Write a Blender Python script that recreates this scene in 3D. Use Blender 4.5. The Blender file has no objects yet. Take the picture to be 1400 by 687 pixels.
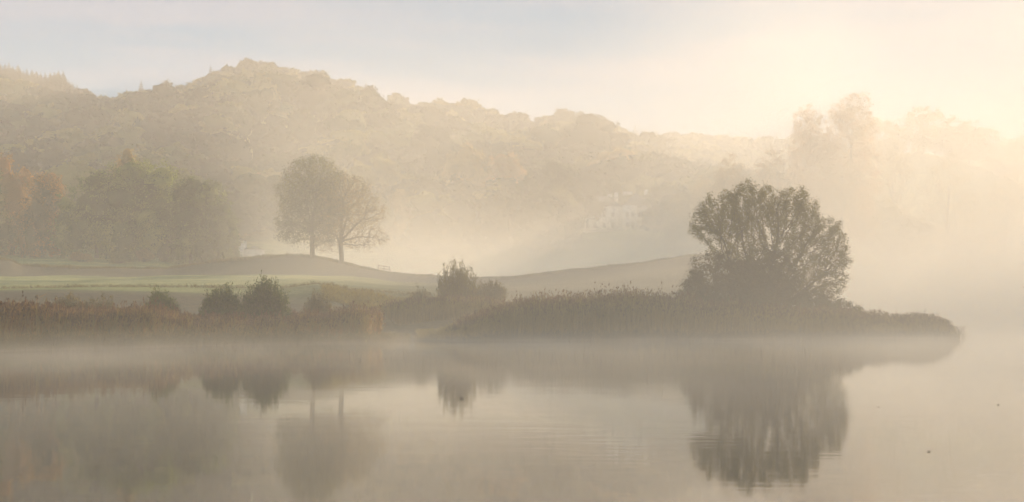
import bpy, math, random
import numpy as np
R = math.radians
rng = np.random.default_rng(11)
random.seed(11)
scene = bpy.context.scene
col = scene.collection
F, CX, HY, CAMZ = 1923.0, 700.0, 441.0, 1.1      # focal length in photo pixels, centre column, horizon row, eye height
def X(px, d): return (px - CX) / F * d
def Z(py, d): return CAMZ + (HY - py) / F * d

# ------------------------------------------------------------------ object helpers
def tag(o, label=None, cat=None, group=None, kind=None):
    if label: o['label'] = label
    if cat: o['category'] = cat
    if group: o['group'] = group
    if kind: o['kind'] = kind
    return o
def link(name, data, parent=None):
    o = bpy.data.objects.new(name, data); col.objects.link(o)
    if parent is not None: o.parent = parent
    return o
def empty(name, loc=(0, 0, 0), rz=0.0, s=1.0):
    o = bpy.data.objects.new(name, None); col.objects.link(o)
    o.location = loc; o.rotation_euler = (0, 0, rz); o.scale = (s, s, s); o.empty_display_size = .1
    return o
def copy_tree(o, parent=None):
    c = o.copy(); col.objects.link(c); c.parent = parent
    for ch in list(o.children): copy_tree(ch, c)
    return c
def mesh(name, V, Q=None, T=None, mat=None, smooth=False):
    V = np.asarray(V, dtype=np.float32).reshape(-1, 3)
    me = bpy.data.meshes.new(name)
    me.vertices.add(len(V)); me.vertices.foreach_set('co', V.ravel())
    nq = 0 if Q is None else len(Q); nt = 0 if T is None else len(T)
    idx, starts = [], []
    if nq:
        idx.append(np.asarray(Q, dtype=np.int32).ravel()); starts.append(np.arange(nq, dtype=np.int32) * 4)
    if nt:
        idx.append(np.asarray(T, dtype=np.int32).ravel()); starts.append(nq * 4 + np.arange(nt, dtype=np.int32) * 3)
    idx = np.concatenate(idx); starts = np.concatenate(starts)
    me.loops.add(len(idx)); me.loops.foreach_set('vertex_index', idx)
    me.polygons.add(nq + nt); me.polygons.foreach_set('loop_start', starts)
    me.update(calc_edges=True)
    if smooth: me.polygons.foreach_set('use_smooth', np.ones(nq + nt, dtype=bool))
    if mat: me.materials.append(mat)
    return me
class Acc:
    """collects vertices and quads"""
    def __init__(s): s.v, s.q, s.n = [], [], 0
    def add(s, V, Q):
        V = np.asarray(V, dtype=float).reshape(-1, 3); Q = np.asarray(Q, dtype=int).reshape(-1, 4)
        s.v.append(V); s.q.append(Q + s.n); s.n += len(V); return s
    def box(s, x0, x1, y0, y1, z0, z1):
        V = [(x, y, z) for z in (z0, z1) for x, y in ((x0, y0), (x1, y0), (x1, y1), (x0, y1))]
        return s.add(V, [(0, 3, 2, 1), (4, 5, 6, 7), (0, 1, 5, 4), (1, 2, 6, 5), (2, 3, 7, 6), (3, 0, 4, 7)])
    def tube(s, P, r, k=6):
        P = np.asarray(P, dtype=float); r = np.broadcast_to(np.asarray(r, dtype=float), (len(P),))
        t = np.gradient(P, axis=0); t /= np.linalg.norm(t, axis=1, keepdims=True) + 1e-9
        ref = np.array([0.31, 0.87, 0.13]); a = np.cross(t, ref); a /= np.linalg.norm(a, axis=1, keepdims=True) + 1e-9
        b = np.cross(t, a); an = np.arange(k) * 2 * math.pi / k
        V = P[:, None, :] + r[:, None, None] * (a[:, None, :] * np.cos(an)[None, :, None] + b[:, None, :] * np.sin(an)[None, :, None])
        i = np.arange(len(P) - 1)[:, None] * k; j = np.arange(k)[None, :]; j2 = (j + 1) % k
        Q = np.stack([i + j, i + j2, i + k + j2, i + k + j], -1)
        return s.add(V, Q)
    def mesh(s, name, mat, smooth=False):
        return mesh(name, np.concatenate(s.v), np.concatenate(s.q), None, mat, smooth)
def unit(v): return v / (np.linalg.norm(v, axis=-1, keepdims=True) + 1e-9)
def leaves(C, L, W, D=None, spread=1.0, N=None):
    """rhombic leaf faces at centres C, length L, width W, long axis near D"""
    n = len(C); A = unit(rng.normal(size=(n, 3)))
    if D is not None: A = unit(A * spread + D)
    B = unit(np.cross(A, unit(rng.normal(size=(n, 3))))) if N is None else unit(np.cross(unit(N * 1.5 + rng.normal(size=(n, 3)) * .6), A))
    if N is not None: A = unit(np.cross(B, unit(N * 1.5 + rng.normal(size=(n, 3)) * .6)))
    L = np.broadcast_to(L, (n,))[:, None]; W = np.broadcast_to(W, (n,))[:, None]
    V = np.stack([C - A * L / 2, C + B * W / 2 - A * L * .08, C + A * L / 2, C - B * W / 2 - A * L * .08], 1).reshape(-1, 3)
    return V, np.arange(n * 4).reshape(-1, 4)

# ------------------------------------------------------------------ materials
def new_mat(name):
    m = bpy.data.materials.new(name); m.use_nodes = True; nt = m.node_tree; nt.nodes.clear()
    return m, nt, nt.nodes.new('ShaderNodeOutputMaterial')
def ramp(nt, stops):
    r = nt.nodes.new('ShaderNodeValToRGB'); e = r.color_ramp.elements
    while len(e) < len(stops): e.new(.5)
    for i, (p, c) in enumerate(stops): e[i].position = p; e[i].color = (*c, 1)
    return r
def noise(nt, scale, detail=3, vec=None, rough=.55, stretch=None):
    n = nt.nodes.new('ShaderNodeTexNoise'); n.inputs['Scale'].default_value = scale
    n.inputs['Detail'].default_value = detail; n.inputs['Roughness'].default_value = rough
    if vec is not None:
        if stretch:
            mp = nt.nodes.new('ShaderNodeMapping'); mp.inputs['Scale'].default_value = stretch
            nt.links.new(vec, mp.inputs['Vector']); vec = mp.outputs[0]
        nt.links.new(vec, n.inputs['Vector'])
    return n
def math_node(nt, op, a, b=None, clamp=False):
    m = nt.nodes.new('ShaderNodeMath'); m.operation = op; m.use_clamp = clamp
    for i, v in enumerate((a, b)):
        if v is None: continue
        if isinstance(v, (int, float)): m.inputs[i].default_value = v
        else: nt.links.new(v, m.inputs[i])
    return m.outputs[0]
def maprange(nt, v, a, b, c=0., d=1., smooth=True):
    m = nt.nodes.new('ShaderNodeMapRange'); m.interpolation_type = 'SMOOTHSTEP' if smooth else 'LINEAR'; m.clamp = True
    for i, q in enumerate((a, b, c, d)): m.inputs[i + 1].default_value = q
    nt.links.new(v, m.inputs[0]); return m.outputs[0]
def leaf_mat(name, cols, trans=.45, patch=.25, attr=None, isl=.45):
    m, nt, out = new_mat(name)
    g = nt.nodes.new('ShaderNodeNewGeometry'); oi = nt.nodes.new('ShaderNodeObjectInfo')
    tc = nt.nodes.new('ShaderNodeTexCoord')
    nz = noise(nt, patch, 2, tc.outputs['Object'])
    f = math_node(nt, 'MULTIPLY_ADD', g.outputs['Random Per Island'], .06 if attr else isl); f.node.inputs[2].default_value = -.05
    f = math_node(nt, 'ADD', f, math_node(nt, 'MULTIPLY', nz.outputs['Fac'], .75))
    rnd = oi.outputs['Random']
    if attr:
        at = nt.nodes.new('ShaderNodeAttribute'); at.attribute_name = attr; rnd = at.outputs['Fac']
    f = math_node(nt, 'ADD', f, math_node(nt, 'MULTIPLY', math_node(nt, 'SUBTRACT', rnd, .5), 1.05 if attr else (.35 if isl > .3 else .7)), clamp=True)
    n = len(cols); r = ramp(nt, [(.2 + .6 * i / max(n - 1, 1), c) for i, c in enumerate(cols)])
    nt.links.new(f, r.inputs[0])
    d = nt.nodes.new('ShaderNodeBsdfDiffuse'); t = nt.nodes.new('ShaderNodeBsdfTranslucent'); mx = nt.nodes.new('ShaderNodeMixShader')
    nt.links.new(r.outputs[0], d.inputs['Color']); nt.links.new(r.outputs[0], t.inputs['Color'])
    mx.inputs[0].default_value = trans
    nt.links.new(d.outputs[0], mx.inputs[1]); nt.links.new(t.outputs[0], mx.inputs[2]); nt.links.new(mx.outputs[0], out.inputs['Surface'])
    return m
def plain_mat(name, c1, c2, scale=3., rough=.9, bump=0., stretch=None, spec=.3):
    m, nt, out = new_mat(name)
    tc = nt.nodes.new('ShaderNodeTexCoord'); nz = noise(nt, scale, 4, tc.outputs['Object'], stretch=stretch)
    r = ramp(nt, [(.3, c1), (.7, c2)]); nt.links.new(nz.outputs['Fac'], r.inputs[0])
    p = nt.nodes.new('ShaderNodeBsdfPrincipled'); p.inputs['Roughness'].default_value = rough
    p.inputs['Specular IOR Level'].default_value = spec
    nt.links.new(r.outputs[0], p.inputs['Base Color'])
    if bump:
        b = nt.nodes.new('ShaderNodeBump'); b.inputs['Strength'].default_value = bump; b.inputs['Distance'].default_value = .05
        nt.links.new(nz.outputs['Fac'], b.inputs['Height']); nt.links.new(b.outputs[0], p.inputs['Normal'])
    nt.links.new(p.outputs[0], out.inputs['Surface']); return m

M = {}
M['bark'] = plain_mat('bark', (.035, .028, .02), (.09, .075, .055), 2.2, .95, .6, (3, 3, .6))
M['olive_leaf'] = leaf_mat('olive_leaf', [(.06, .052, .009), (.11, .095, .016), (.2, .165, .028)])
M['dense_leaf'] = leaf_mat('dense_leaf', [(.05, .042, .01), (.085, .07, .016), (.13, .105, .024)], .3)
M['shrub_leaf'] = leaf_mat('shrub_leaf', [(.03, .045, .01), (.065, .09, .02), (.14, .16, .035)], .4, .9)
M['pale_shrub_leaf'] = leaf_mat('pale_shrub_leaf', [(.08, .075, .03), (.14, .12, .05), (.2, .16, .07)], .45, .9)
M['oak_leaf'] = leaf_mat('oak_leaf', [(.05, .058, .016), (.1, .105, .03), (.2, .18, .045), (.3, .24, .05)], .5, .16)
M['green_crown'] = leaf_mat('green_crown', [(.03, .05, .01), (.065, .095, .018), (.14, .175, .03), (.3, .32, .055)], .5, .16)
M['amber_crown'] = leaf_mat('amber_crown', [(.07, .065, .02), (.16, .11, .03), (.42, .2, .04), (.6, .26, .04)], .5, .13)
M['autumn_leaf'] = leaf_mat('autumn_leaf', [(.08, .085, .028), (.17, .13, .04), (.3, .17, .05), (.38, .19, .05)], .5, .18)
M['golden_leaf'] = leaf_mat('golden_leaf', [(.1, .09, .03), (.22, .16, .045), (.36, .24, .06)], .5, .3)
M['wood_leaf'] = leaf_mat('wood_leaf', [(.012, .022, .006), (.045, .06, .012), (.12, .125, .025), (.27, .2, .04)], .25, .025, None, .15)
M['conifer_leaf'] = leaf_mat('conifer_leaf', [(.014, .022, .009), (.025, .034, .012), (.042, .048, .016)], .08, .2)
M['reed'] = leaf_mat('reed', [(.15, .07, .02), (.25, .12, .03), (.35, .19, .05), (.27, .2, .06)], .35, .35)
M['plume'] = leaf_mat('plume', [(.06, .035, .02), (.11, .06, .03), (.16, .09, .045)], .35, .8)
M['reed_olive'] = leaf_mat('reed_olive', [(.12, .085, .018), (.21, .155, .032), (.31, .24, .045)], .35, .35)
M['sedge'] = leaf_mat('sedge', [(.07, .065, .025), (.12, .105, .04), (.17, .14, .055)], .35, .4)
M['tuft'] = leaf_mat('tuft', [(.06, .06, .022), (.11, .1, .035), (.18, .14, .05)], .4, .3)

# ------------------------------------------------------------------ world, sun, camera
SUN_AZ, SUN_EL = R(25.0), R(12.6)
w = bpy.data.worlds.new('World'); scene.world = w; w.use_nodes = True
nt = w.node_tree; nt.nodes.clear()
wo = nt.nodes.new('ShaderNodeOutputWorld'); bg = nt.nodes.new('ShaderNodeBackground')
sky = nt.nodes.new('ShaderNodeTexSky'); sky.sky_type = 'NISHITA'; sky.sun_disc = False
sky.sun_elevation = SUN_EL; sky.sun_rotation = SUN_AZ; sky.dust_density = 3.0; sky.air_density = 1.0; sky.ozone_density = 1.5
tc = nt.nodes.new('ShaderNodeTexCoord')
cn = noise(nt, 2.2, 5, tc.outputs['Generated'], .6, (1.0, .7, 9.0))
cf = maprange(nt, cn.outputs['Fac'], .34, .66, .993, .994)
mx = nt.nodes.new('ShaderNodeMix'); mx.data_type = 'RGBA'
vr = ramp(nt, [(.38, (.03, .32, .61)), (.5, (.08, .35, .63)), (.62, (.30, .44, .66))]); nt.links.new(cn.outputs['Fac'], vr.inputs[0])
vs = nt.nodes.new('ShaderNodeVectorMath'); vs.operation = 'SCALE'; vs.inputs['Scale'].default_value = 4.4; nt.links.new(vr.outputs[0], vs.inputs[0])
nt.links.new(vs.outputs[0], mx.inputs[7])          # thin high cloud, lit evenly
nt.links.new(cf, mx.inputs[0]); nt.links.new(sky.outputs[0], mx.inputs[6])
nt.links.new(mx.outputs[2], bg.inputs['Color']); bg.inputs['Strength'].default_value = .05
nt.links.new(bg.outputs[0], wo.inputs['Surface'])

sl = bpy.data.lights.new('sun', 'SUN'); sl.energy = 5.0; sl.angle = R(.5); sl.color = (1.0, .785, .575)
so = bpy.data.objects.new('sun', sl); col.objects.link(so)
from mathutils import Vector
sd = Vector((math.sin(SUN_AZ) * math.cos(SUN_EL), math.cos(SUN_AZ) * math.cos(SUN_EL), math.sin(SUN_EL)))
so.rotation_euler = sd.to_track_quat('Z', 'Y').to_euler(); so.location = (50, 40, 60)

cam = bpy.data.cameras.new('camera'); co = bpy.data.objects.new('camera', cam); col.objects.link(co)
co.location = (0, 0, CAMZ); co.rotation_euler = (R(90), 0, 0)
cam.sensor_width = 36; cam.lens = F / 1400 * 36; cam.shift_y = (HY - 343.5) / 1400; cam.clip_start = .1; cam.clip_end = 6000
scene.camera = co
scene.view_settings.view_transform = 'Standard'; scene.view_settings.look = 'None'; scene.view_settings.gamma = 1
scene.view_settings.exposure = 1.73
scene.render.engine = 'CYCLES'
cy = scene.cycles
cy.use_denoising = True; cy.use_adaptive_sampling = True; cy.adaptive_threshold = .035; cy.adaptive_min_samples = 24
try: cy.denoiser = 'OPENIMAGEDENOISE'
except Exception: pass
cy.volume_bounces = 2; cy.max_bounces = 5; cy.diffuse_bounces = 2; cy.glossy_bounces = 2; cy.transmission_bounces = 2; cy.transparent_max_bounces = 48
cy.volume_step_rate = 3.0; cy.volume_max_steps = 256
cy.sample_clamp_indirect = 6

# ------------------------------------------------------------------ terrain
def curve(pts):
    xs, ys = zip(*pts); return lambda px: np.interp(px, xs, ys)
shore = curve([(-900, 40), (0, 54), (200, 62), (400, 73), (500, 79), (545, 88), (580, 86), (650, 84), (800, 86), (1100, 91), (1300, 95), (1302, 96), (1400, 96)])
# the ground's height (m) in slices of depth; each slice a profile across the view
def yz(pts, d): return [(p, Z(y, d)) for p, y in pts]
W_ = -1.2
SL = [
 (112, yz([(-900, 392), (0, 396), (100, 394), (200, 393.5), (300, 394), (380, 396), (405, 393), (430, 389.5), (455, 391), (480, 397), (540, 401), (600, 404), (700, 418), (800, 428)], 112) + [(900, .6), (1120, .6), (1180, .3), (1300, .2), (1306, W_), (3000, W_)]),
 (124, yz([(-900, 395), (0, 398), (300, 397), (380, 398), (430, 396), (480, 399), (540, 402), (600, 405), (700, 414), (800, 420), (1000, 425)], 124) + [(1100, .4), (1150, W_), (3000, W_)]),
 (150, yz([(-900, 388), (0, 391), (300, 390), (430, 389), (540, 396), (620, 399), (700, 398), (850, 395), (1000, 395)], 150) + [(1100, 1), (1150, W_), (3000, W_)]),
 (185, yz([(-900, 381), (0, 384), (200, 384), (400, 382), (480, 385), (540, 391), (600, 394), (700, 392), (850, 383), (940, 378), (1000, 380)], 185) + [(1090, 1), (1150, W_), (3000, W_)]),
 (215, yz([(-900, 375), (0, 379), (200, 379), (300, 377), (400, 375), (480, 380), (540, 386), (600, 389), (700, 388), (850, 374), (940, 366), (1020, 368)], 215) + [(1090, 2), (1150, W_), (3000, W_)]),
 (238, yz([(-900, 345), (-100, 354), (0, 356), (15, 358), (30, 366), (120, 367), (230, 366), (300, 357), (350, 353), (385, 351.5), (430, 352.5), (470, 361), (500, 368), (530, 374), (578, 378), (640, 381), (700, 380), (760, 374), (850, 363), (900, 357), (940, 351), (1010, 352)], 238) + [(1090, 2.5), (1150, W_), (3000, W_)]),
 (262, [(-900, 10), (0, 9), (30, 10), (300, 9.5), (500, 6.5), (700, 6.0), (900, 8.5), (1000, 8), (1090, 2), (1150, W_), (3000, W_)]),
 (300, [(-900, 16), (0, 14.2), (120, 14.6), (300, 12.5), (420, 9), (600, 7), (900, 8), (1000, 7), (1100, 3), (1160, .3), (1400, .1), (3000, -.5)]),
 (345, [(-900, 22), (0, 18.5), (200, 17.5), (330, 15.5), (450, 12), (600, 9), (900, 10), (1000, 13), (1100, 14), (1200, 5), (1400, 4), (3000, 4)]),
 (420, [(-900, 36), (0, 29), (200, 28), (450, 25), (600, 20), (800, 21), (900, 22), (1000, 24), (1080, 27), (1180, 25), (1260, 9), (1400, 6), (3000, 6)]),
 (485, [(-900, 55), (0, 47), (200, 45), (450, 45), (600, 36), (790, 34), (900, 34), (1000, 32), (1100, 28), (1200, 22), (1280, 10), (1400, 8), (3000, 8)]),
 (560, [(-900, 80), (0, 72), (200, 68), (340, 74), (500, 70), (600, 56), (800, 52), (900, 50), (1100, 42), (1200, 26), (1400, 12), (3000, 10)]),
 (660, [(-900, 115), (0, 106), (150, 90), (340, 106), (480, 98), (600, 84), (800, 76), (900, 62), (1100, 48), (1400, 22), (3000, 15)]),
]
TOP = [(-900, 88), (0, 82), (30, 90), (50, 96), (85, 97), (100, 115), (130, 126), (155, 132), (175, 126), (200, 122), (250, 113), (290, 98), (330, 84), (350, 80), (400, 90), (440, 97), (480, 108), (505, 130), (530, 140), (545, 130), (562, 142), (600, 134), (650, 140), (680, 152), (712, 155), (728, 168), (745, 160), (770, 148), (800, 150), (830, 165), (860, 176), (900, 181)]
topc = curve(TOP + [(960, 185), (1060, 188), (1200, 188), (1400, 196), (3000, 230)])
SL.append((770, [(p, Z(y, 770) - 13.5) for p, y in TOP] + [(1000, 74), (1100, 66), (1400, 54), (3000, 20)]))
SL.append((850, [(p, Z(y, 770) - 24) for p, y in TOP if p < 880] + [(900, 96), (1100, 90), (1190, 98), (1260, 104), (1330, 96), (1400, 84), (1480, 70), (3000, 30)]))
SL.append((1010, [(-900, 110), (860, 108)] + yz([(900, 203), (1000, 207), (1200, 209), (1400, 222), (1500, 260), (3000, 380)], 1010)))
SL.append((1220, [(-900, 70), (3000, 70)]))
SD = np.array([s[0] for s in SL], dtype=float)
SF = [curve(s[1]) for s in SL]
def vnoise(x, y, s, seed=0):
    r = np.random.default_rng(seed); o = 0
    for k in range(5):
        a = r.uniform(0, 2 * math.pi); ph = r.uniform(0, 6.28, 2); f = 2 * math.pi / (s * r.uniform(.6, 1.5))
        o = o + np.sin((x * math.cos(a) + y * math.sin(a)) * f + ph[0]) * np.cos((y * math.cos(a) - x * math.sin(a)) * f * .8 + ph[1])
    return o / 5
def ground(x, y):
    x = np.asarray(x, dtype=float); y = np.asarray(y, dtype=float); x, y = np.broadcast_arrays(x, y)
    yy = np.maximum(y, 20.); px = CX + F * x / yy
    Zs = np.stack([f(px) for f in SF]); S = shore(px)
    k = np.clip(np.searchsorted(SD, yy) - 1, 0, len(SD) - 2)
    t = np.clip((yy - SD[k]) / (SD[k + 1] - SD[k]), 0, 1); ts = t * t * (3 - 2 * t); ts = .5 * ts + .5 * t
    a = np.take_along_axis(Zs, k[None], 0)[0]; b = np.take_along_axis(Zs, (k + 1)[None], 0)[0]
    z = a + (b - a) * ts
    # the shore strip: from the water's edge up to the first slice
    s = yy - S
    near = np.where(s < 0, np.maximum(s * .35, -1.2), np.where(s < 2, .28 * s / 2, .28 + (s - 2) * .022))
    wgt = np.clip((yy - (S + 8)) / np.maximum(112 - (S + 8), 1), 0, 1); wgt = wgt * wgt * (3 - 2 * wgt)
    zn = near * (1 - wgt) + np.minimum(Zs[0], 99) * wgt
    z = np.where(yy < 112, zn, z)
    wet = px > 1304
    z = np.where((yy < 112) & wet, W_, z)
    rough = np.clip((yy - 100) / 300, .0, 1)
    z = z + np.where(z > .5, vnoise(x, y, 26, 3) * (.12 + 2.2 * rough ** 2) + vnoise(x, y, 7, 5) * (.05 + .3 * rough), 0)
    return z
def gz(px, d): return float(ground(X(px, d), d))
# one sheet, finer near the shore
ds = np.concatenate([np.arange(36, 120, .8), np.arange(120, 265, 1.5), np.arange(265, 420, 4), np.arange(420, 1221, 8)])
pxs = np.concatenate([np.arange(-900, 0, 30), np.arange(0, 1400, 5), np.arange(1400, 2701, 40)])
DD, PP = np.meshgrid(ds, pxs, indexing='ij'); XX = (PP - CX) / F * DD
ZZ = ground(XX, DD)
V = np.stack([XX, DD, ZZ], -1).reshape(-1, 3); nr, nc = DD.shape
i = np.arange(nr - 1)[:, None] * nc + np.arange(nc - 1)[None, :]
Q = np.stack([i, i + 1, i + nc + 1, i + nc], -1).reshape(-1, 4)
m, nt, out = new_mat('meadow')
tc = nt.nodes.new('ShaderNodeTexCoord'); g = nt.nodes.new('ShaderNodeNewGeometry')
n1 = noise(nt, .05, 4, tc.outputs['Object']); n2 = noise(nt, 2.5, 4, tc.outputs['Object']); n3 = noise(nt, .16, 4, tc.outputs['Object'], stretch=(.35, 1.6, 1))
r1 = ramp(nt, [(.34, (.12, .14, .035)), (.48, (.24, .25, .07)), (.62, (.4, .36, .12))])
s = math_node(nt, 'ADD', math_node(nt, 'MULTIPLY', n1.outputs['Fac'], .5), math_node(nt, 'MULTIPLY', n3.outputs['Fac'], .5))
s = math_node(nt, 'ADD', s, math_node(nt, 'MULTIPLY', math_node(nt, 'SUBTRACT', n2.outputs['Fac'], .5), .35))
nt.links.new(s, r1.inputs[0])
sx = nt.nodes.new('ShaderNodeSeparateXYZ'); nt.links.new(tc.outputs['Object'], sx.inputs[0])
# shade of the hillock's slope put into a dark bracken colour, dark soil at the water's edge
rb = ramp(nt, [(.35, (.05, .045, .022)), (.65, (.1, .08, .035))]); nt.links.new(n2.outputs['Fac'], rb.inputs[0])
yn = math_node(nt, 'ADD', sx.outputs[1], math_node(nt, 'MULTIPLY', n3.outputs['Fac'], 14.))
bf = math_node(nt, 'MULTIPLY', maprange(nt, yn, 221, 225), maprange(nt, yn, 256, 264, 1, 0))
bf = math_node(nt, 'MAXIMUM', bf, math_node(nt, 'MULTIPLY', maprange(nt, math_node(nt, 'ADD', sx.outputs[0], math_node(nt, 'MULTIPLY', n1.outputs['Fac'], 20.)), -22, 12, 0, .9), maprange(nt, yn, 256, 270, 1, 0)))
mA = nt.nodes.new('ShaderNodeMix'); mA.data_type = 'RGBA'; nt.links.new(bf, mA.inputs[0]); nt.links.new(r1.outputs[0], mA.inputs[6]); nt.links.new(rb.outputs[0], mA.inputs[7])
bn = maprange(nt, math_node(nt, 'ADD', sx.outputs[1], math_node(nt, 'MULTIPLY', n3.outputs['Fac'], 6.)), 99, 106, 1, 0)
mB = nt.nodes.new('ShaderNodeMix'); mB.data_type = 'RGBA'; nt.links.new(bn, mB.inputs[0]); nt.links.new(mA.outputs[2], mB.inputs[6]); nt.links.new(rb.outputs[0], mB.inputs[7])
p = nt.nodes.new('ShaderNodeBsdfPrincipled'); p.inputs['Roughness'].default_value = .95; p.inputs['Specular IOR Level'].default_value = .1
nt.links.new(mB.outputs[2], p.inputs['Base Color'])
b = nt.nodes.new('ShaderNodeBump'); b.inputs['Strength'].default_value = .8; b.inputs['Distance'].default_value = .15
nt.links.new(n2.outputs['Fac'], b.inputs['Height']); nt.links.new(b.outputs[0], p.inputs['Normal']); nt.links.new(p.outputs[0], out.inputs['Surface'])
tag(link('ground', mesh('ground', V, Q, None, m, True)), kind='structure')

# ------------------------------------------------------------------ lake
m, nt, out = new_mat('lake_water')
tc = nt.nodes.new('ShaderNodeTexCoord')
p = nt.nodes.new('ShaderNodeBsdfPrincipled'); p.inputs['Base Color'].default_value = (.018, .02, .014, 1)
p.inputs['Roughness'].default_value = .035; p.inputs['IOR'].default_value = 1.9
w1 = noise(nt, 1.0, 3, tc.outputs['Object'], .5, (.5, 1.6, 1)); w2 = noise(nt, 4.5, 2, tc.outputs['Object'], .5, (.35, 1.3, 1)); w3 = noise(nt, .06, 2, tc.outputs['Object'])
amp = maprange(nt, w3.outputs['Fac'], .42, .6, .0, 1.1)
hgt = math_node(nt, 'ADD', math_node(nt, 'MULTIPLY', math_node(nt, 'MULTIPLY', w1.outputs['Fac'], maprange(nt, w3.outputs['Fac'], .35, .65, .25, .9)), .6), math_node(nt, 'MULTIPLY', math_node(nt, 'MULTIPLY', w2.outputs['Fac'], amp), .25))
b = nt.nodes.new('ShaderNodeBump'); b.inputs['Strength'].default_value = 1.0; b.inputs['Distance'].default_value = .004
nt.links.new(hgt, b.inputs['Height']); nt.links.new(b.outputs[0], p.inputs['Normal']); nt.links.new(p.outputs[0], out.inputs['Surface'])
tag(link('lake', mesh('lake', [(-700, -90, 0), (700, -90, 0), (700, 340, 0), (-700, 340, 0)], [(0, 1, 2, 3)], None, m)), kind='structure')

# ------------------------------------------------------------------ air
def vol_box(name, b, mat):
    a = Acc().box(*b); o = link(name, a.mesh(name, mat)); tag(o, kind='stuff'); return o
G = .14
m, nt, out = new_mat('haze_air')
v = nt.nodes.new('ShaderNodeVolumePrincipled'); v.inputs['Color'].default_value = (.99, .953, .885, 1); v.inputs['Density'].default_value = .0005; v.inputs['Anisotropy'].default_value = G
nt.links.new(v.outputs[0], out.inputs['Volume'])
vol_box('haze', (-780, 780, -100, 1235, -2.5, 162), m)
def mist_mat(name, build, step=1.0, color=(1., .945, .83)):
    m, nt, out = new_mat(name)
    tc = nt.nodes.new('ShaderNodeTexCoord'); sx = nt.nodes.new('ShaderNodeSeparateXYZ'); nt.links.new(tc.outputs['Object'], sx.inputs[0])
    v = nt.nodes.new('ShaderNodeVolumePrincipled'); v.inputs['Color'].default_value = (*color, 1); v.inputs['Anisotropy'].default_value = G
    nt.links.new(build(nt, tc.outputs['Object'], sx.outputs[0], sx.outputs[1], sx.outputs[2]), v.inputs['Density'])
    nt.links.new(v.outputs[0], out.inputs['Volume'])
    m.cycles.volume_step_rate = step
    return m
def expo(nt, z, z0, h, a):
    return math_node(nt, 'MULTIPLY', math_node(nt, 'EXPONENT', math_node(nt, 'MULTIPLY', math_node(nt, 'SUBTRACT', z, z0), -1. / h)), a)
def lake_d(nt, vec, x, y, z):
    n = noise(nt, .11, 4, vec, .6, (.8, .55, 2.6)); nn = maprange(nt, n.outputs['Fac'], .40, .66, .08, 2.3)
    d = math_node(nt, 'MULTIPLY', expo(nt, z, 0, .34, .0145), nn)
    d = math_node(nt, 'ADD', d, math_node(nt, 'MULTIPLY', expo(nt, z, 0, 7., .0046), maprange(nt, x, -28, 18, .42, 1.45)))
    d = math_node(nt, 'MULTIPLY', d, maprange(nt, y, 4, 24, 0, 1))
    return math_node(nt, 'MULTIPLY', d, math_node(nt, 'MULTIPLY', maprange(nt, y, 120, 148, 1, 0), maprange(nt, z, 9, 13.5, 1, 0)))
vol_box('lake_mist', (-60, 90, 4, 150, .02, 14), mist_mat('lake_mist', lake_d, .25, (1., .935, .8)))
def valley_d(nt, vec, x, y, z):
    n = noise(nt, .018, 3, vec, .5, (1, 1, 2.5)); nn = maprange(nt, n.outputs['Fac'], .35, .65, .5, 1.4)
    u = math_node(nt, 'DIVIDE', x, y)
    d = math_node(nt, 'MULTIPLY', expo(nt, z, 8, 5.5, .062), nn)
    d = math_node(nt, 'MULTIPLY', math_node(nt, 'MULTIPLY', d, maprange(nt, y, 262, 310, 0, 1)), maprange(nt, u, -.2, -.13, 0, 1))
    t2 = math_node(nt, 'MULTIPLY', expo(nt, z, 5, 24., .0046), maprange(nt, n.outputs['Fac'], .35, .65, .7, 1.3))
    t2 = math_node(nt, 'MULTIPLY', t2, math_node(nt, 'MULTIPLY', maprange(nt, y, 122, 170, 0, 1), maprange(nt, y, 290, 345, 1, .06)))
    t2 = math_node(nt, 'MULTIPLY', t2, math_node(nt, 'MULTIPLY', maprange(nt, u, -.24, -.13, .13, 1), maprange(nt, u, -.07, .02, 1, .75)))
    e = math_node(nt, 'MULTIPLY', maprange(nt, y, 440, 510, 1, 0), maprange(nt, z, 40, 54, 1, 0))
    return math_node(nt, 'MULTIPLY', math_node(nt, 'ADD', d, t2), e)
vol_box('valley_mist', (-230, 200, 120, 512, -1, 55), mist_mat('valley_mist', valley_d, .5))
def hill_d(nt, vec, x, y, z):
    n = noise(nt, .009, 3, vec, .5, (1, 1, 2.2)); d = maprange(nt, n.outputs['Fac'], .36, .62, .00005, .0011)
    e = math_node(nt, 'MULTIPLY', maprange(nt, y, 340, 400, 0, 1), maprange(nt, z, 60, 112, 1, 0))
    e = math_node(nt, 'MULTIPLY', e, maprange(nt, x, -170, -40, 1.6, 1))
    return math_node(nt, 'MULTIPLY', d, e)
vol_box('hill_mist', (-420, 330, 338, 745, 2, 126), mist_mat('hill_mist', hill_d, 1.))
def east_d(nt, vec, x, y, z):
    n = noise(nt, .02, 3, vec, .5); nn = maprange(nt, n.outputs['Fac'], .35, .65, .3, 1.5)
    d = math_node(nt, 'MULTIPLY', expo(nt, z, 0, 75., .0045), nn)
    u = math_node(nt, 'DIVIDE', x, y)
    e = math_node(nt, 'MULTIPLY', maprange(nt, y, 118, 190, 0, 1), maprange(nt, y, 380, 420, 1, 0))
    e = math_node(nt, 'MULTIPLY', e, math_node(nt, 'MULTIPLY', maprange(nt, x, 6, 62, 0, 1), maprange(nt, z, 66, 96, 1, 0)))
    return math_node(nt, 'MULTIPLY', d, e)
vol_box('shore_mist', (2, 330, 115, 425, .03, 98), mist_mat('shore_mist', east_d, .6))

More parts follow.
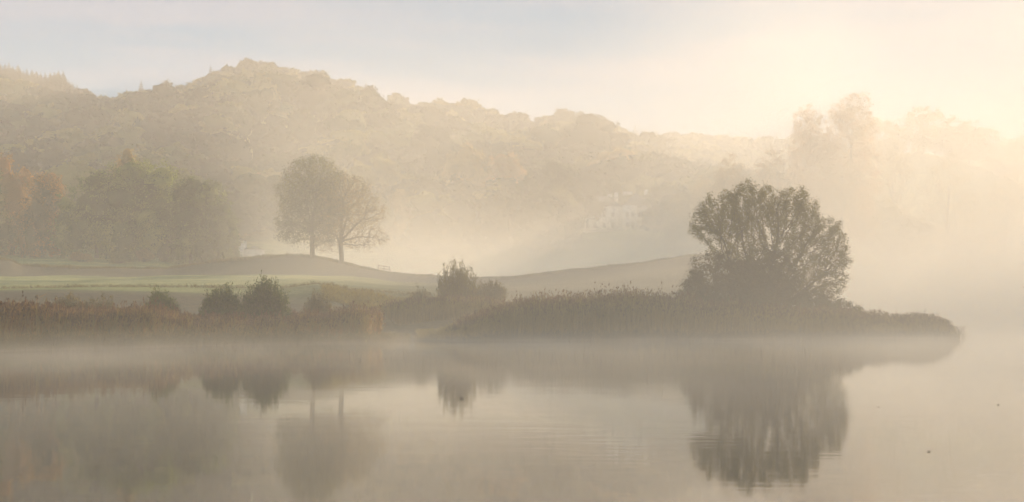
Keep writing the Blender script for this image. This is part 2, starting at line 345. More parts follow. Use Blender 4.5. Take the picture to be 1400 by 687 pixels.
# ------------------------------------------------------------------ plants
def lobes_pts(L, n, shell=.45):
    """points in a union of ellipsoids (x,y,z,rx,ry,rz), kept out of the core so that the crown is a thick skin"""
    L = np.asarray(L, dtype=float); vol = (L[:, 3] * L[:, 4] * L[:, 5]); k = rng.choice(len(L), n, p=vol ** .7 / (vol ** .7).sum())
    r = (rng.uniform(shell ** 3, 1, n)) ** (1 / 3.); d = unit(rng.normal(size=(n, 3)))
    return L[k, :3] + d * r[:, None] * L[k, 3:6]
def core_mesh(L, f=.8, nu=9, nv=7):
    a = Acc()
    for x, y, z, rx, ry, rz in L:
        u = np.arange(nu) * 2 * math.pi / nu; v = np.linspace(-1.35, 1.5, nv); uu, vv = np.meshgrid(u, v)
        q = f * (1 + rng.normal(size=uu.shape) * .1)
        P = np.stack([x + np.cos(uu) * np.cos(vv) * rx * q, y + np.sin(uu) * np.cos(vv) * ry * q, z + np.sin(vv) * rz * q], -1).reshape(-1, 3)
        i = np.arange(nv - 1)[:, None] * nu; j = np.arange(nu)[None, :]; j2 = (j + 1) % nu
        a.add(P, np.stack([i + j, i + j2, i + nu + j2, i + nu + j], -1))
    return np.concatenate(a.v), np.concatenate(a.q)
def crown_mesh(name, L, mat, clumps, per, cr, ls, shell=.45, top_bias=0.0, jag=.12, core=0):
    C = lobes_pts(L, clumps, shell)
    C = C + rng.normal(size=C.shape) * cr * jag
    r = cr * rng.uniform(.45, 1.25, clumps)
    P = np.repeat(C, per, 0) + rng.normal(size=(clumps * per, 3)) * np.repeat(r, per)[:, None] * np.array([.5, .5, .34])
    s = ls * rng.uniform(.6, 1.35, len(P))
    ctr = np.array(L[0][:3]); cl = np.repeat(C, per, 0)
    Vv, Qq = leaves(P, s, s * .7, N=unit(unit(P - ctr) + unit(P - cl) * 1.3 + np.array([0, 0, .25])))
    if core:
        Vc, Qc = core_mesh(L, core); Qq = np.concatenate([Qq, Qc + len(Vv)]); Vv = np.concatenate([Vv, Vc])
    return mesh(name, Vv, Qq, None, mat), C
def limb_path(a, b, sag=.12, n=5):
    a = np.asarray(a, float); b = np.asarray(b, float); t = np.linspace(0, 1, n)[:, None]
    P = a + (b - a) * t; l = np.linalg.norm(b - a)
    P[:, 2] += (np.sin(t[:, 0] * math.pi)) * l * sag * .5
    P[1:-1] += rng.normal(size=(n - 2, 3)) * l * .035
    return P
def tree(name, L, H, tr, mat, clumps, per, cr, ls, limbs=14, shell=.45, split=.3, core=0):
    """a root Empty with trunk (with its limbs) and crown; local origin at the trunk's foot"""
    me, C = crown_mesh('crown', L, mat, clumps, per, cr, ls, shell, core=core)
    a = Acc(); zs = np.linspace(-.8, H * .78, 9); w_ = np.cumsum(rng.normal(size=(9, 2)) * H * .006, 0)
    P = np.column_stack([w_, zs]); rr = tr * (1 - .8 * (np.linspace(0, 1, 9)) ** .9); rr[0] *= 1.5; rr[1] *= 1.1
    a.tube(P, rr, 8)
    for c in C[rng.choice(len(C), min(limbs, len(C)), replace=False)]:
        zb = min(max(H * split, c[2] * rng.uniform(.35, .7)), H * .7); k = np.interp(zb, zs, np.arange(9))
        b = np.array([np.interp(zb, zs, P[:, 0]), np.interp(zb, zs, P[:, 1]), zb])
        a.tube(limb_path(b, c), np.linspace(tr * (1 - .8 * zb / H) * .5, tr * .04, 5), 5)
    return a.mesh('trunk', M['bark'], True), me
def place(name, meshes, loc, rz=0., s=1., sz=None):
    e = empty(name, loc, rz, s)
    if sz: e.scale = (s, s, s * sz)
    link('trunk', meshes[0], e); link('crown', meshes[1], e)
    return e

# --- space colonisation for the trees one looks at
def colonise(trunks, A, step, kill, infl, iters=400):
    """trunks: list of polylines; returns nodes, parent, radius"""
    N, Pa = [], []
    last = 0
    for t in trunks:
        base = len(N); up_ = isinstance(t, tuple); t_ = t[0] if up_ else t
        for j, q in enumerate(t_): N.append(np.array(q, float)); Pa.append(base + j - 1 if j else (last if up_ else -1))
        if not up_: last = len(N) - 1
    N = np.array(N); Pa = list(Pa); A = np.asarray(A, float)
    near = np.full(len(A), -1); nd = np.full(len(A), 1e9)
    def upd(i0):
        nonlocal near, nd
        d = np.linalg.norm(A[:, None] - N[None, i0:], axis=2); k = d.argmin(1); dm = d[np.arange(len(A)), k]
        u = dm < nd; near[u] = k[u] + i0; nd[u] = dm[u]
    upd(0)
    for _ in range(iters):
        act = nd < infl
        if not act.any(): break
        dirs = np.zeros_like(N); np.add.at(dirs, near[act], unit(A[act] - N[near[act]]))
        ids = np.unique(near[act]); D = unit(unit(dirs[ids]) + rng.normal(size=(len(ids), 3)) * .16 + np.array([0, 0, .04]))
        new = N[ids] + D * step; i0 = len(N)
        N = np.concatenate([N, new]); Pa += list(ids)
        upd(i0)
        keep = nd > kill; A, near, nd = A[keep], near[keep], nd[keep]
        if not len(A): break
    return N, np.array(Pa)
def skeleton_mesh(N, Pa, r0, power, rmax, name='trunk', k=5):
    n = len(N); acc = np.zeros(n); ch = [[] for _ in range(n)]
    for i in range(n):
        if Pa[i] >= 0: ch[Pa[i]].append(i)
    rad = np.zeros(n)
    for i in range(n - 1, -1, -1):
        rad[i] = max(r0, acc[i] ** (1 / power)); 
        if Pa[i] >= 0: acc[Pa[i]] += rad[i] ** power
    sc = min(1., rmax / rad.max()); rad = np.maximum(rad * sc, r0 * .8)
    a = Acc(); st = [(i, None) for i in range(n) if Pa[i] < 0]
    while st:
        i, par = st.pop(); c = [i] if par is None else [par, i]
        while ch[i]:
            cs = sorted(ch[i], key=lambda q: -rad[q]); st += [(q, i) for q in cs[1:]]; i = cs[0]; c.append(i)
        if len(c) > 1:
            rr = rad[c].copy()
            if par is not None: rr[0] = min(rr[0], rr[1] * 1.15)
            else: rr[0] *= 1.35
            a.tube(N[c], rr, 7 if rr.max() > .06 else 4)
    return a.mesh(name, M['bark'], True), rad
def hero_tree(name, loc, trunks, lobes, natt, step, kill, infl, r0, power, rmax, mat, nleaf, ls, lr, keep=None, shell=.0):
    A = lobes_pts(lobes, natt, shell)
    N, Pa = colonise(trunks, A, step, kill, infl)
    me, rad = skeleton_mesh(N, Pa, r0, power, rmax)
    thin = np.where(rad < r0 * 2.6)[0]
    if keep is not None: thin = thin[keep(N[thin])]
    dense = rng.uniform(.3, 1, len(N)) ** 1.5
    pk = rng.choice(thin, nleaf, p=dense[thin] / dense[thin].sum())
    P = N[pk] + rng.normal(size=(nleaf, 3)) * lr
    s = ls * rng.uniform(.6, 1.4, nleaf); Vv, Qq = leaves(P, s, s * .62)
    e = empty(name, loc); link('trunk', me, e); link('crown', mesh('crown', Vv, Qq, None, mat), e)
    return e

# --- upright shrub: fans of leafy shoots
def shrub(name, loc, wd, ht, mat, stems=170, per=34, ls=.11, spike=.2, dens=1.0, lean=0.0):
    e = empty(name, loc); a = Acc(); LC, LD = [], []
    for s_ in range(stems):
        az = rng.uniform(0, 2 * math.pi); q = rng.uniform(0, 1) ** .6
        tip = np.array([math.cos(az) * wd / 2 * q + lean * q, math.sin(az) * wd * .42 * q, ht * (math.sqrt(max(0, 1 - (q * .88) ** 2.2)) * rng.uniform(.72, 1.0) + rng.uniform(-.02, spike) * (rng.uniform() < .35))])
        b = np.array([tip[0] * .22, tip[1] * .22, -.15]); t = np.linspace(0, 1, 6)[:, None]
        P = b + (tip - b) * t; P[:, 0] += np.sin(t[:, 0] * math.pi) * tip[0] * .13; P[:, 1] += np.sin(t[:, 0] * math.pi) * tip[1] * .13
        a.tube(P, np.linspace(.018, .004, 6), 3)
        tt = rng.uniform(.12, 1.02, per); k = np.clip((tt * 5).astype(int), 0, 4)
        C = P[k] + (P[k + 1] - P[k]) * (tt * 5 - k)[:, None]
        LC.append(C + rng.normal(size=C.shape) * .055); LD.append(np.repeat(unit(tip - b)[None], per, 0))
    LC = np.concatenate(LC); LD = np.concatenate(LD)
    s = ls * rng.uniform(.6, 1.4, len(LC)); Vv, Qq = leaves(LC, s, s * .38, LD, .8)
    link('stems', a.mesh('stems', M['bark']), e); link('foliage', mesh('foliage', Vv, Qq, None, mat), e)
    return e

# --- reeds
def reeds(name, label_kind, p0, p1, depth, n, topf, mat, plume=None, d0=None, wmin=.02, wmax=.045, hj=.14, lean=.12, hs=.86):
    px = rng.uniform(p0, p1, n); dd = (shore(px) if d0 is None else d0(px)) + rng.uniform(0, 1, n) ** 1.25 * depth - .6
    x = X(px, dd); z = np.maximum(ground(x, dd), -.25)
    h = (topf(px) - z) * (1 + rng.normal(size=n) * hj) * (1 + .2 * vnoise(x, dd, 3.2, 9) + .16 * vnoise(x, dd, 1.1, 12) + .2 * vnoise(x, dd, 9., 15)) * hs
    h = np.maximum(h, .15); az = rng.normal(size=n) * .6 + (rng.uniform(size=n) < .5) * math.pi; ln = np.abs(rng.normal(size=n)) * lean * h
    wd = rng.uniform(wmin, wmax, n); B = np.stack([x, dd, z - .05], 1)
    dv = np.stack([np.cos(az) * ln, np.sin(az) * ln, np.zeros(n)], 1); up = np.zeros((n, 3)); up[:, 2] = h
    fa = rng.uniform(0, math.pi, n); sv = np.stack([np.cos(fa), np.sin(fa), np.zeros(n)], 1) * wd[:, None]
    M1 = B + up * .55 + dv * .25; Tp = B + up + dv
    V = np.stack([B - sv * .5, B + sv * .5, M1 - sv * .45, M1 + sv * .45, Tp - sv * .12, Tp + sv * .12], 1).reshape(-1, 3)
    k = np.arange(n)[:, None] * 6
    Q = np.concatenate([k + np.array([0, 1, 3, 2]), k + np.array([2, 3, 5, 4])])
    # side leaves
    nl = n; lk = rng.integers(0, n, nl); t = rng.uniform(.3, .9, nl)
    C0 = B[lk] + up[lk] * t[:, None] + dv[lk] * (t ** 2)[:, None]
    da = rng.uniform(0, 2 * math.pi, nl); LL = rng.uniform(.18, .45, nl)
    D = np.stack([np.cos(da) * .6, np.sin(da) * .6, rng.uniform(.1, 1, nl)], 1); D = unit(D) * LL[:, None]
    sw = unit(np.cross(D, rng.normal(size=(nl, 3)))) * .014
    V2 = np.stack([C0, C0 + D * .45 + sw, C0 + D, C0 + D * .45 - sw], 1).reshape(-1, 3)
    o = link(name, mesh(name, np.concatenate([V, V2]), np.concatenate([Q, np.arange(nl * 4).reshape(-1, 4) + len(V)]), None, mat))
    tag(o, kind='stuff')
    if plume:
        sel = np.where((rng.uniform(size=n) < plume) & (h > .8))[0]
        rep = 5; C = np.repeat(Tp[sel], rep, 0) + np.repeat(dv[sel], rep, 0) * .08 + rng.normal(size=(len(sel) * rep, 3)) * np.array([.035, .035, .06])
        s = rng.uniform(.08, .17, len(C)); Dn = np.repeat(unit(up[sel] + dv[sel] * 2), rep, 0)
        Vp, Qp = leaves(C, s, s * .4, Dn, .45)
        pl = link('reed_plumes', mesh('reed_plumes', Vp, Qp, None, M['plume']), o); pl['kind'] = 'stuff'
    return o

# ================================================================== THINGS
# --- the spit: the big airy tree and the bushes at its foot
D0 = 104.0; K = D0 / F; bx0, by0 = X(1042, D0), D0; bz = float(ground(bx0, by0)) - .1
def lob(px, py, rx, rz, ry=None, dy=0., pc=1042, K=K, D=D0, zb=None):
    return ((px - pc) * K, dy, Z(py, D) - (bz if zb is None else zb), rx * K, (ry or (rx + rz) / 2) * K, rz * K)
LB = [lob(988, 302, 46, 42, dy=-.6), lob(1032, 288, 44, 42, dy=.5), lob(1082, 300, 40, 44, dy=-.4), lob(1122, 338, 40, 44, dy=.3), lob(1122, 385, 36, 30, dy=-.5),
      lob(1050, 350, 60, 34), lob(1154, 354, 16, 15), lob(957, 312, 17, 19, dy=.4), lob(1022, 254, 14, 10), lob(1092, 262, 12, 11), lob(1140, 308, 12, 13), lob(1085, 385, 40, 34), lob(1000, 350, 34, 22)]
def stem(x0, pts): return [(x0, rng.normal() * .15, 0)] + pts
def fan(x0, x1, z1, y1=0., n=9):
    t = np.linspace(0, 1, n); wob = rng.normal(size=(n, 2)).cumsum(0) * .05
    return [(x0 + (x1 - x0) * q ** 1.5 + wob[i, 0], y1 * q + wob[i, 1], z1 * q - .2 * (q == 0)) for i, q in enumerate(t)]
trunks = [fan(-.25, -2.6, 4.6, -.6, 16), fan(-.1, -.9, 5.2, .5, 16), fan(.1, .6, 5.6, -.2, 16), fan(.3, 2.2, 4.8, .4, 16), fan(.5, 3.7, 3.6, -.5, 14)]
e = hero_tree('waterside_tree', (bx0, by0, bz), trunks, LB, 5200, .2, .34, 2.6, .011, 2.35, .14, M['olive_leaf'], 76000, .105, .135)
tag(e, 'large many-stemmed tree with an airy see-through crown rising above the bushes on the reedy spit', 'tree')
def bush(name, px, py, rx, rz, D, mat, label, clumps=420, per=75, cr=.42, ls=.12, extra=(), grp=None):
    k = D / F; x = X(px, D); zb = float(ground(x, D)) - .05
    L = [(0, 0, (Z(py, D) - zb) * .55, rx * k * .9, rx * k * .7, (Z(py, D) - zb) * .5)]
    for q in range(7):
        a = rng.uniform(0, 2 * math.pi); L.append((math.cos(a) * rx * k * .62, math.sin(a) * rx * k * .5, (Z(py, D) - zb) * rng.uniform(.25, .62), rx * k * .42, rx * k * .42, (Z(py, D) - zb) * rng.uniform(.22, .36)))
    for q in extra: L.append(tuple(np.array(q) * k))
    e = empty(name, (x, D, zb)); me, C = crown_mesh('foliage', L, mat, clumps, per, cr, ls, .2)
    a = Acc()
    for c in C[rng.choice(len(C), 40)]:
        a.tube(limb_path((rng.normal() * .2, rng.normal() * .2, -.1), c * .95), np.linspace(.04, .008, 5), 4)
    link('stems', a.mesh('stems', M['bark'], True), e); link('foliage', me, e); tag(e, label, 'bush', grp); return e
bush('waterside_bush', 985, 345, 60, 50, 101, M['dense_leaf'], 'dense rounded bush at the left foot of the big airy tree on the spit', 900, 60)
bush('waterside_bush', 1050, 347, 52, 50, 102, M['dense_leaf'], 'dense tall bush hiding the stems of the big airy tree on the spit', 800, 60)
bush('waterside_bush', 1108, 398, 40, 30, 100, M['dense_leaf'], 'dark low bush at the right foot of the big airy tree on the spit', 420, 60)
bush('waterside_bush', 1152, 412, 30, 20, 98, M['olive_leaf'], 'small loose bush where the reeds of the spit begin, right of the big airy tree', 200, 50, .35)
bush('waterside_bush', 938, 398, 22, 20, 98, M['olive_leaf'], 'small bush stepping down to the reeds on the left of the spit tree', 160, 50, .35)

# --- reeds
yl = curve([(-300, 420), (0, 423), (40, 420), (100, 426), (150, 424), (205, 424), (250, 433), (330, 434), (410, 432), (450, 427), (500, 424), (560, 430)])
reeds('reed_bed', 0, -260, 520, 9.5, 44000, lambda px: Z(yl(px), shore(px) + 3), M['reed'], .4)
yb = curve([(440, 426), (490, 420), (540, 414), (570, 410), (620, 406), (660, 408), (700, 416), (740, 420)])
reeds('reed_bed', 0, 440, 740, 8, 12000, lambda px: Z(yb(px), 104), M['reed_olive'], .3, lambda px: px * 0 + 100.)
yp = curve([(570, 466), (590, 458), (620, 444), (650, 432), (700, 416), (735, 409), (900, 407), (960, 412), (1050, 425), (1160, 424), (1190, 431), (1240, 433), (1275, 436), (1294, 440), (1302, 446), (1306, 454)])
reeds('reed_bed', 0, 570, 1306, 9.5, 46000, lambda px: Z(yp(px), shore(px) + 3), M['reed_olive'], .4)
reeds('reed_bed', 0, 1300, 1322, 6, 45, lambda px: Z(446 + (px - 1303) * .5, 97.), M['reed_olive'], .5, lambda px: px * 0 + 97., lean=.4, hs=1.)
ys = curve([(-300, 455), (0, 457), (400, 452), (520, 455), (560, 458), (600, 460)])
reeds('sedge', 0, -260, 560, 3.0, 16000, lambda px: Z(ys(px), shore(px)), M['sedge'], 0, lambda px: shore(px) - 1.2, .015, .035, .25, .25)
ys2 = curve([(570, 464), (640, 458), (720, 452), (1304, 452)])
reeds('sedge', 0, 570, 1310, 2.6, 14000, lambda px: Z(ys2(px), shore(px)), M['sedge'], 0, lambda px: shore(px) - .8, .015, .035, .25, .25)
for d_, a0, a1, n_, hh in ((112, 0, 620, 2500, .13), (238, -60, 1010, 14000, .45)):
    for_ = lambda px, d_=d_, hh=hh: ground(X(px, d_), np.full_like(px, d_)) + hh * (.6 + .6 * np.abs(vnoise(px, 0 * px, 30, 4)))
    reeds('grass', 0, a0, a1, 5, n_, for_, M['tuft'], 0, lambda px, d_=d_: px * 0 + d_ - 2, .03 if d_ < 200 else .07, .06 if d_ < 200 else .14, .25, .3)

# --- shrubs along the left shore and behind the inlet
for px, top, wpx, D, mt, st, sp, lab in (
    (98, 404, 84, 66, 'pale_shrub_leaf', 150, .2, 'broad faded olive shrub among the reeds, leftmost of the shore shrubs'),
    (140, 411, 44, 67, 'pale_shrub_leaf', 70, .3, 'thin straggly shrub just right of the broad faded shrub in the reeds'),
    (220, 396, 54, 69, 'shrub_leaf', 150, .1, 'single rounded green shrub standing alone in rusty reeds'),
    (304, 390, 66, 72, 'shrub_leaf', 190, .12, 'dark green shrub forming the lower left half of the joined pair on the shore'),
    (362, 382, 74, 73, 'shrub_leaf', 230, .2, 'tallest dark green shrub on the left shore, with spiky top shoots'),
    (436, 402, 54, 78, 'pale_shrub_leaf', 130, .15, 'hazy olive shrub in front of the small grassy mound'),
    (574, 398, 34, 103, 'pale_shrub_leaf', 70, .4, 'small thin shrub in the reeds left of the two-spired shrub'),
    (625, 364, 60, 104, 'olive_leaf', 150, .35, 'tall misty shrub with two spire-like tops above the inlet reeds'),
    (672, 384, 52, 107, 'pale_shrub_leaf', 110, .2, 'faint round shrub right of the two-spired shrub, half lost in mist')):
    x = X(px, D); z = float(ground(x, D)) - .1
    e = shrub('shrub', (x, D, z), wpx * D / F, Z(top, D) - z, M[mt], int(st * 1.7), 64, .12, sp); tag(e, lab, 'shrub', 'shrubs growing along the reedy shore')
    e.scale = (1, 1, 1)

# --- the pair of trees on the hillock
def hero2(px, D, lab, lobes, trunks, natt, mat, nleaf, ls, rmax, lr=.25):
    k = D / F; x = X(px, D); zb = float(ground(x, D)) - .3
    L = [((p - px) * k, rng.normal() * .8, Z(y, D) - zb, rx * k, (rx + rz) / 2 * k, rz * k) for p, y, rx, rz in lobes]
    e = hero_tree('field_tree', (x, D, zb), trunks, L, natt, .3, .5, 5., .02, 2.2, rmax, M[mat], nleaf, ls, lr)
    tag(e, lab, 'tree', 'pair of trees on the hillock'); return e
def limb(a, b, n=11):
    a = np.array(a, float); b = np.array(b, float); t = np.linspace(0, 1, n)[1:, None]; P = a + (b - a) * t
    P[:, 2] += np.sin(t[:, 0] * math.pi) * .35; P += rng.normal(size=P.shape).cumsum(0) * .06; return (list(P),)
tk = lambda h, dx=0.: [(dx * (z / 8) ** 2, 0, z * h / 8 - .5) for z in range(9)]
hero2(427, 236, 'left tree of the pair on the hillock, fuller, with a green lower left crown', [(428, 246, 42, 36), (402, 268, 28, 32), (402, 306, 28, 27), (446, 292, 30, 34), (398, 322, 24, 12), (440, 326, 22, 12), (424, 285, 40, 40)],
      [tk(4.6), limb((0, 0, 4.1), (-2.6, .4, 8.6)), limb((0, 0, 4.1), (-3.2, -.5, 6.0)), limb((0, 0, 4.1), (.5, .2, 11.5), 17), limb((0, 0, 4.1), (2.2, -.4, 8.2)), limb((0, 0, 4.1), (-.8, -.8, 9.8), 15)], 4600, 'oak_leaf', 25000, .25, .4, .36)
hero2(467, 237, 'right tree of the pair on the hillock, thin and golden with long low bare limbs', [(466, 266, 38, 32), (496, 292, 34, 32), (455, 314, 30, 24), (510, 326, 24, 12), (442, 332, 22, 14), (488, 335, 26, 9), (486, 262, 24, 26), (470, 300, 36, 34)],
      [tk(4.2, -.2), limb((-.2, 0, 3.7), (4.6, .3, 4.4), 14), limb((-.2, 0, 3.7), (3.8, -.6, 8.0), 14), limb((-.2, 0, 3.7), (.3, .4, 11.0), 17), limb((-.2, 0, 3.7), (-2.6, .2, 5.6)), limb((-.2, 0, 3.7), (1.8, .8, 9.6), 15), limb((-.2, 0, 3.2), (2.6, -.5, 3.2), 9)], 4200, 'golden_leaf', 12000, .22, .5, .28)

# --- big crowns: each tree with its own outline
def big_tree(px, top, hw, D, mat, label, low=.1, clumps=230, per=46, cr=1.5, ls=.5, cat='tree', grp=None, name='broadleaf_tree', shell=.5, nl=12, skirt=0, base=None, core=.72, tf=.022):
    k = D / F; x = X(px, D); zb = float(ground(x, D)) if base is None else base
    H = max(Z(top, D) - zb, 5.); Wd = hw * k
    c0 = H * (low + (1 - low) / 2); hz = H * (1 - low) / 2
    L = [(0, 0, c0, Wd * .84, Wd * .8, hz * .9)]
    for q in range(nl):
        a = rng.uniform(0, 2 * math.pi); el = rng.uniform(-.9, 1.1); r = .68
        L.append((math.cos(a) * math.cos(el) * Wd * r, math.sin(a) * math.cos(el) * Wd * r, c0 + math.sin(el) * hz * .68, Wd * rng.uniform(.26, .42), Wd * rng.uniform(.26, .42), hz * rng.uniform(.22, .36)))
    for q in range(skirt):
        a = 2 * math.pi * (q + rng.uniform(-.3, .3)) / skirt
        L.append((math.cos(a) * Wd * .72, math.sin(a) * Wd * .72, max(hz * .45, 1.5), Wd * .36, Wd * .36, hz * .5))
    L.append((rng.normal() * Wd * .15, 0, H - hz * .3, Wd * .42, Wd * .42, hz * .3))
    ms = tree('t', L, H, max(.25, H * tf), M[mat], clumps, per, cr, ls, 12, shell, core=core)
    e = place(name, ms, (x, D, zb - .2)); tag(e, label, cat, grp); return e
g1 = 'broad old trees at the edge of the meadow'
big_tree(-30, 214, 44, 318, 'oak_leaf', 'faded yellowish tree cut by the left edge of the photo', .04, 300, 60, 1.3, .36, grp=g1, skirt=7, core=.58)
big_tree(15, 206, 42, 330, 'autumn_leaf', 'hazy brown-tinted tree near the left edge, left of the one with orange leaves', .04, 300, 60, 1.3, .36, grp=g1, skirt=7, core=.58)
big_tree(58, 230, 34, 312, 'amber_crown', 'tree with bright orange leaves on its right side, left of the great green dome', .04, 460, 66, 1.1, .34, grp=g1, skirt=7, core=.58)
big_tree(168, 196, 24, 350, 'golden_leaf', 'small pale crown poking up behind the great green dome', .3, 160, 50, 1.1, .36, grp=g1, skirt=7, core=.58)
big_tree(132, 230, 60, 308, 'green_crown', 'left shoulder of the great green dome, beside the orange tree', .02, 460, 62, 1.4, .36, grp=g1, skirt=7, core=.58)
big_tree(203, 213, 80, 312, 'green_crown', 'tallest green tree, middle of the great green dome', .02, 620, 62, 1.5, .36, grp=g1, skirt=7, core=.58)
big_tree(264, 236, 56, 306, 'green_crown', 'lit right shoulder of the great green dome', .02, 440, 62, 1.3, .36, grp=g1, skirt=7, core=.58)
big_tree(298, 270, 32, 302, 'green_crown', 'lowest rounded tree at the right end of the great green dome, by the white cottage', .0, 240, 60, 1.1, .34, grp=g1, skirt=7, core=.58)
for px, top, rx, lab in ((112, 343, 16, 'low bush on the lit strip of grass below the orange tree'), (165, 342, 16, 'low scrubby bush under the middle of the green dome'), (198, 341, 14, 'yellowish bush under the lit side of the green dome'), (286, 344, 14, 'low bush beside the foot of the white cottage')):
    bush('field_bush', px, top, rx, 8, 296, M['golden_leaf' if px in (198, 112) else 'shrub_leaf'], lab, 70, 40, .7, .3, grp='low bushes under the old trees')

g2 = 'large hazy trees at the foot of the hill'
for px, top, hw, D, mt, lab in (
    (350, 232, 34, 440, 'autumn_leaf', 'dull brownish tree right of the green dome, behind the cottage'),
    (298, 184, 26, 545, 'golden_leaf', 'round tan crown on the slope above the green dome'),
    (335, 268, 30, 425, 'wood_leaf', 'low dark tree directly behind the white cottage'),
    (395, 250, 34, 450, 'wood_leaf', 'dim tree showing between the green dome and the pair on the hillock'),
    (478, 228, 36, 470, 'wood_leaf', 'dim rounded tree behind the right tree of the pair'),
    (532, 212, 38, 455, 'oak_leaf', 'round tree with a lit right edge just right of the pair on the hillock'),
    (548, 255, 24, 430, 'golden_leaf', 'lower pale tree at the mist edge, right of the pair on the hillock'),
    (588, 168, 46, 520, 'wood_leaf', 'high arched crown on the slope right of the main hilltop'),
    (632, 196, 48, 470, 'golden_leaf', 'big crown with the brightest yellow right edge in the middle of the wood'),
    (590, 240, 34, 432, 'wood_leaf', 'lower tree left of the brightly edged crown, rising from the mist'),
    (690, 205, 32, 480, 'autumn_leaf', 'warm brown crown right of the brightly edged one'),
    (715, 240, 36, 440, 'wood_leaf', 'shadowed tree above the valley mist left of the white house'),
    (760, 218, 38, 470, 'wood_leaf', 'greyish green crown up and left of the white house'),
    (765, 258, 26, 438, 'oak_leaf', 'low tree by the left end of the white house'),
    (806, 152, 58, 600, 'wood_leaf', 'largest domed crown on the ridge above the white house'),
    (840, 200, 44, 540, 'golden_leaf', 'yellow-green tree directly above the white house roof'),
    (885, 208, 36, 540, 'wood_leaf', 'pale tree above the right end of the white house'),
    (905, 255, 26, 470, 'wood_leaf', 'faint tree at the right end of the white house'),
    (20, 188, 40, 470, 'wood_leaf', 'dim tree on the slope above the orange tree at far left'),
    (90, 180, 40, 500, 'wood_leaf', 'dim tree on the slope between the orange tree and the left skyline conifers'),
    (240, 196, 34, 500, 'wood_leaf', 'dim crown right above the green dome')):
    big_tree(px, top, hw, D, mt, lab, .03, 300, 50, 1.8, .55, grp=g2, skirt=6)
g3 = 'trees almost lost in the bright mist on the right'
for px, top, hw, D, mt, lab, sh in (
    (930, 262, 22, 400, 'golden_leaf', 'faint small tree in the mist just left of the big spit tree', .3),
    (962, 238, 26, 405, 'golden_leaf', 'faint tree behind the upper left crown of the big spit tree', .3),
    (1000, 207, 36, 360, 'autumn_leaf', 'hazy tree rising right behind the top of the big spit tree', .4),
    (1062, 198, 40, 372, 'autumn_leaf', 'hazy broad tree between the spit tree and the tall open tree', .4),
    (1150, 200, 52, 385, 'autumn_leaf', 'misty orange-tinted tree below the tall open tree', .4),
    (1200, 158, 40, 840, 'golden_leaf', 'very pale crown just right of the tall open tree', .4),
    (1262, 146, 48, 850, 'golden_leaf', 'pale domed crown, highest in the glare on the right', .4),
    (1325, 164, 44, 850, 'golden_leaf', 'pale crown sloping down toward the right edge', .4),
    (1222, 188, 42, 478, 'golden_leaf', 'soft peach-coloured crown in the mist, lower right of the tall open pair', .4),
    (1300, 208, 52, 470, 'golden_leaf', 'broad ghostly crown in the bright mist below the domed one', .4),
    (1376, 222, 44, 465, 'golden_leaf', 'lowest ghostly crown in the bright mist by the right edge', .4),
    (1385, 184, 44, 850, 'golden_leaf', 'barely visible crown at the right edge below the glare', .4)):
    big_tree(px, top, hw, D, mt, lab, .0, 700 if D < 500 else 420, 26 if D < 500 else 44, 1.7 if D < 500 else 2.6, .4 if D < 500 else .9, grp=g3, shell=sh, skirt=6, core=0)
big_tree(1110, 140, 42, 392, 'autumn_leaf', 'left half of the tall open-crowned pair against the bright sky', .05, 1150, 28, 1.3, .36, core=0, tf=.013, grp=g3, shell=.4, nl=9)
big_tree(1162, 122, 50, 395, 'autumn_leaf', 'tallest open-crowned tree with sky showing through, left of the glare', .05, 1300, 28, 1.3, .36, core=0, tf=.013, grp=g3, shell=.4, nl=9)

# --- prototypes for the hill
def proto_broad(clumps=42, per=22):
    H = 13.; L = [(0, 0, 6.8, 4.9, 4.9, 5.6)] + [(rng.normal() * 2.4, rng.normal() * 2.4, rng.uniform(5, 10.5), 2.6, 2.6, 2.2) for _ in range(6)]
    return tree('p', L, H, .3, M['wood_leaf'], clumps, per, 1.25, .8, 4, .75, core=.84)
def proto_conifer(seed):
    H = 15.; n = 3200; t = rng.uniform(0, 1, n) ** .75; tier = np.round(t * 16) / 16
    rmx = 3.2 * (1 - tier) ** .9 + .1; az = rng.uniform(0, 2 * math.pi, n); r = rmx * np.sqrt(rng.uniform(.05, 1, n)) * rng.uniform(.75, 1.15, 17)[np.clip((tier * 16).astype(int), 0, 16)]
    P = np.stack([np.cos(az) * r, np.sin(az) * r, 1.5 + tier * (H - 1.5) - r * .35], 1); s = rng.uniform(.55, 1.0, n) * (1 - .45 * t)
    Dv = np.stack([np.cos(az), np.sin(az), np.full(n, -.35)], 1); Vv, Qq = leaves(P, s, s * .75, Dv, .5)
    a = Acc().tube([(0, 0, -1), (0, 0, 5), (0, 0, 10), (0, 0, H)], [.28, .2, .11, .02], 6)
    return a.mesh('trunk', M['bark'], True), mesh('crown', Vv, Qq, None, M['conifer_leaf'])
PB = [proto_broad(70, 26) for _ in range(7)]; PC = [proto_conifer(i) for i in range(4)]
PBs = [proto_broad(170, 30) for _ in range(5)]
def conif_zone(px): return px < 108 or 862 < px < 1100 or 112 < px < 150 and rng.uniform() < .6
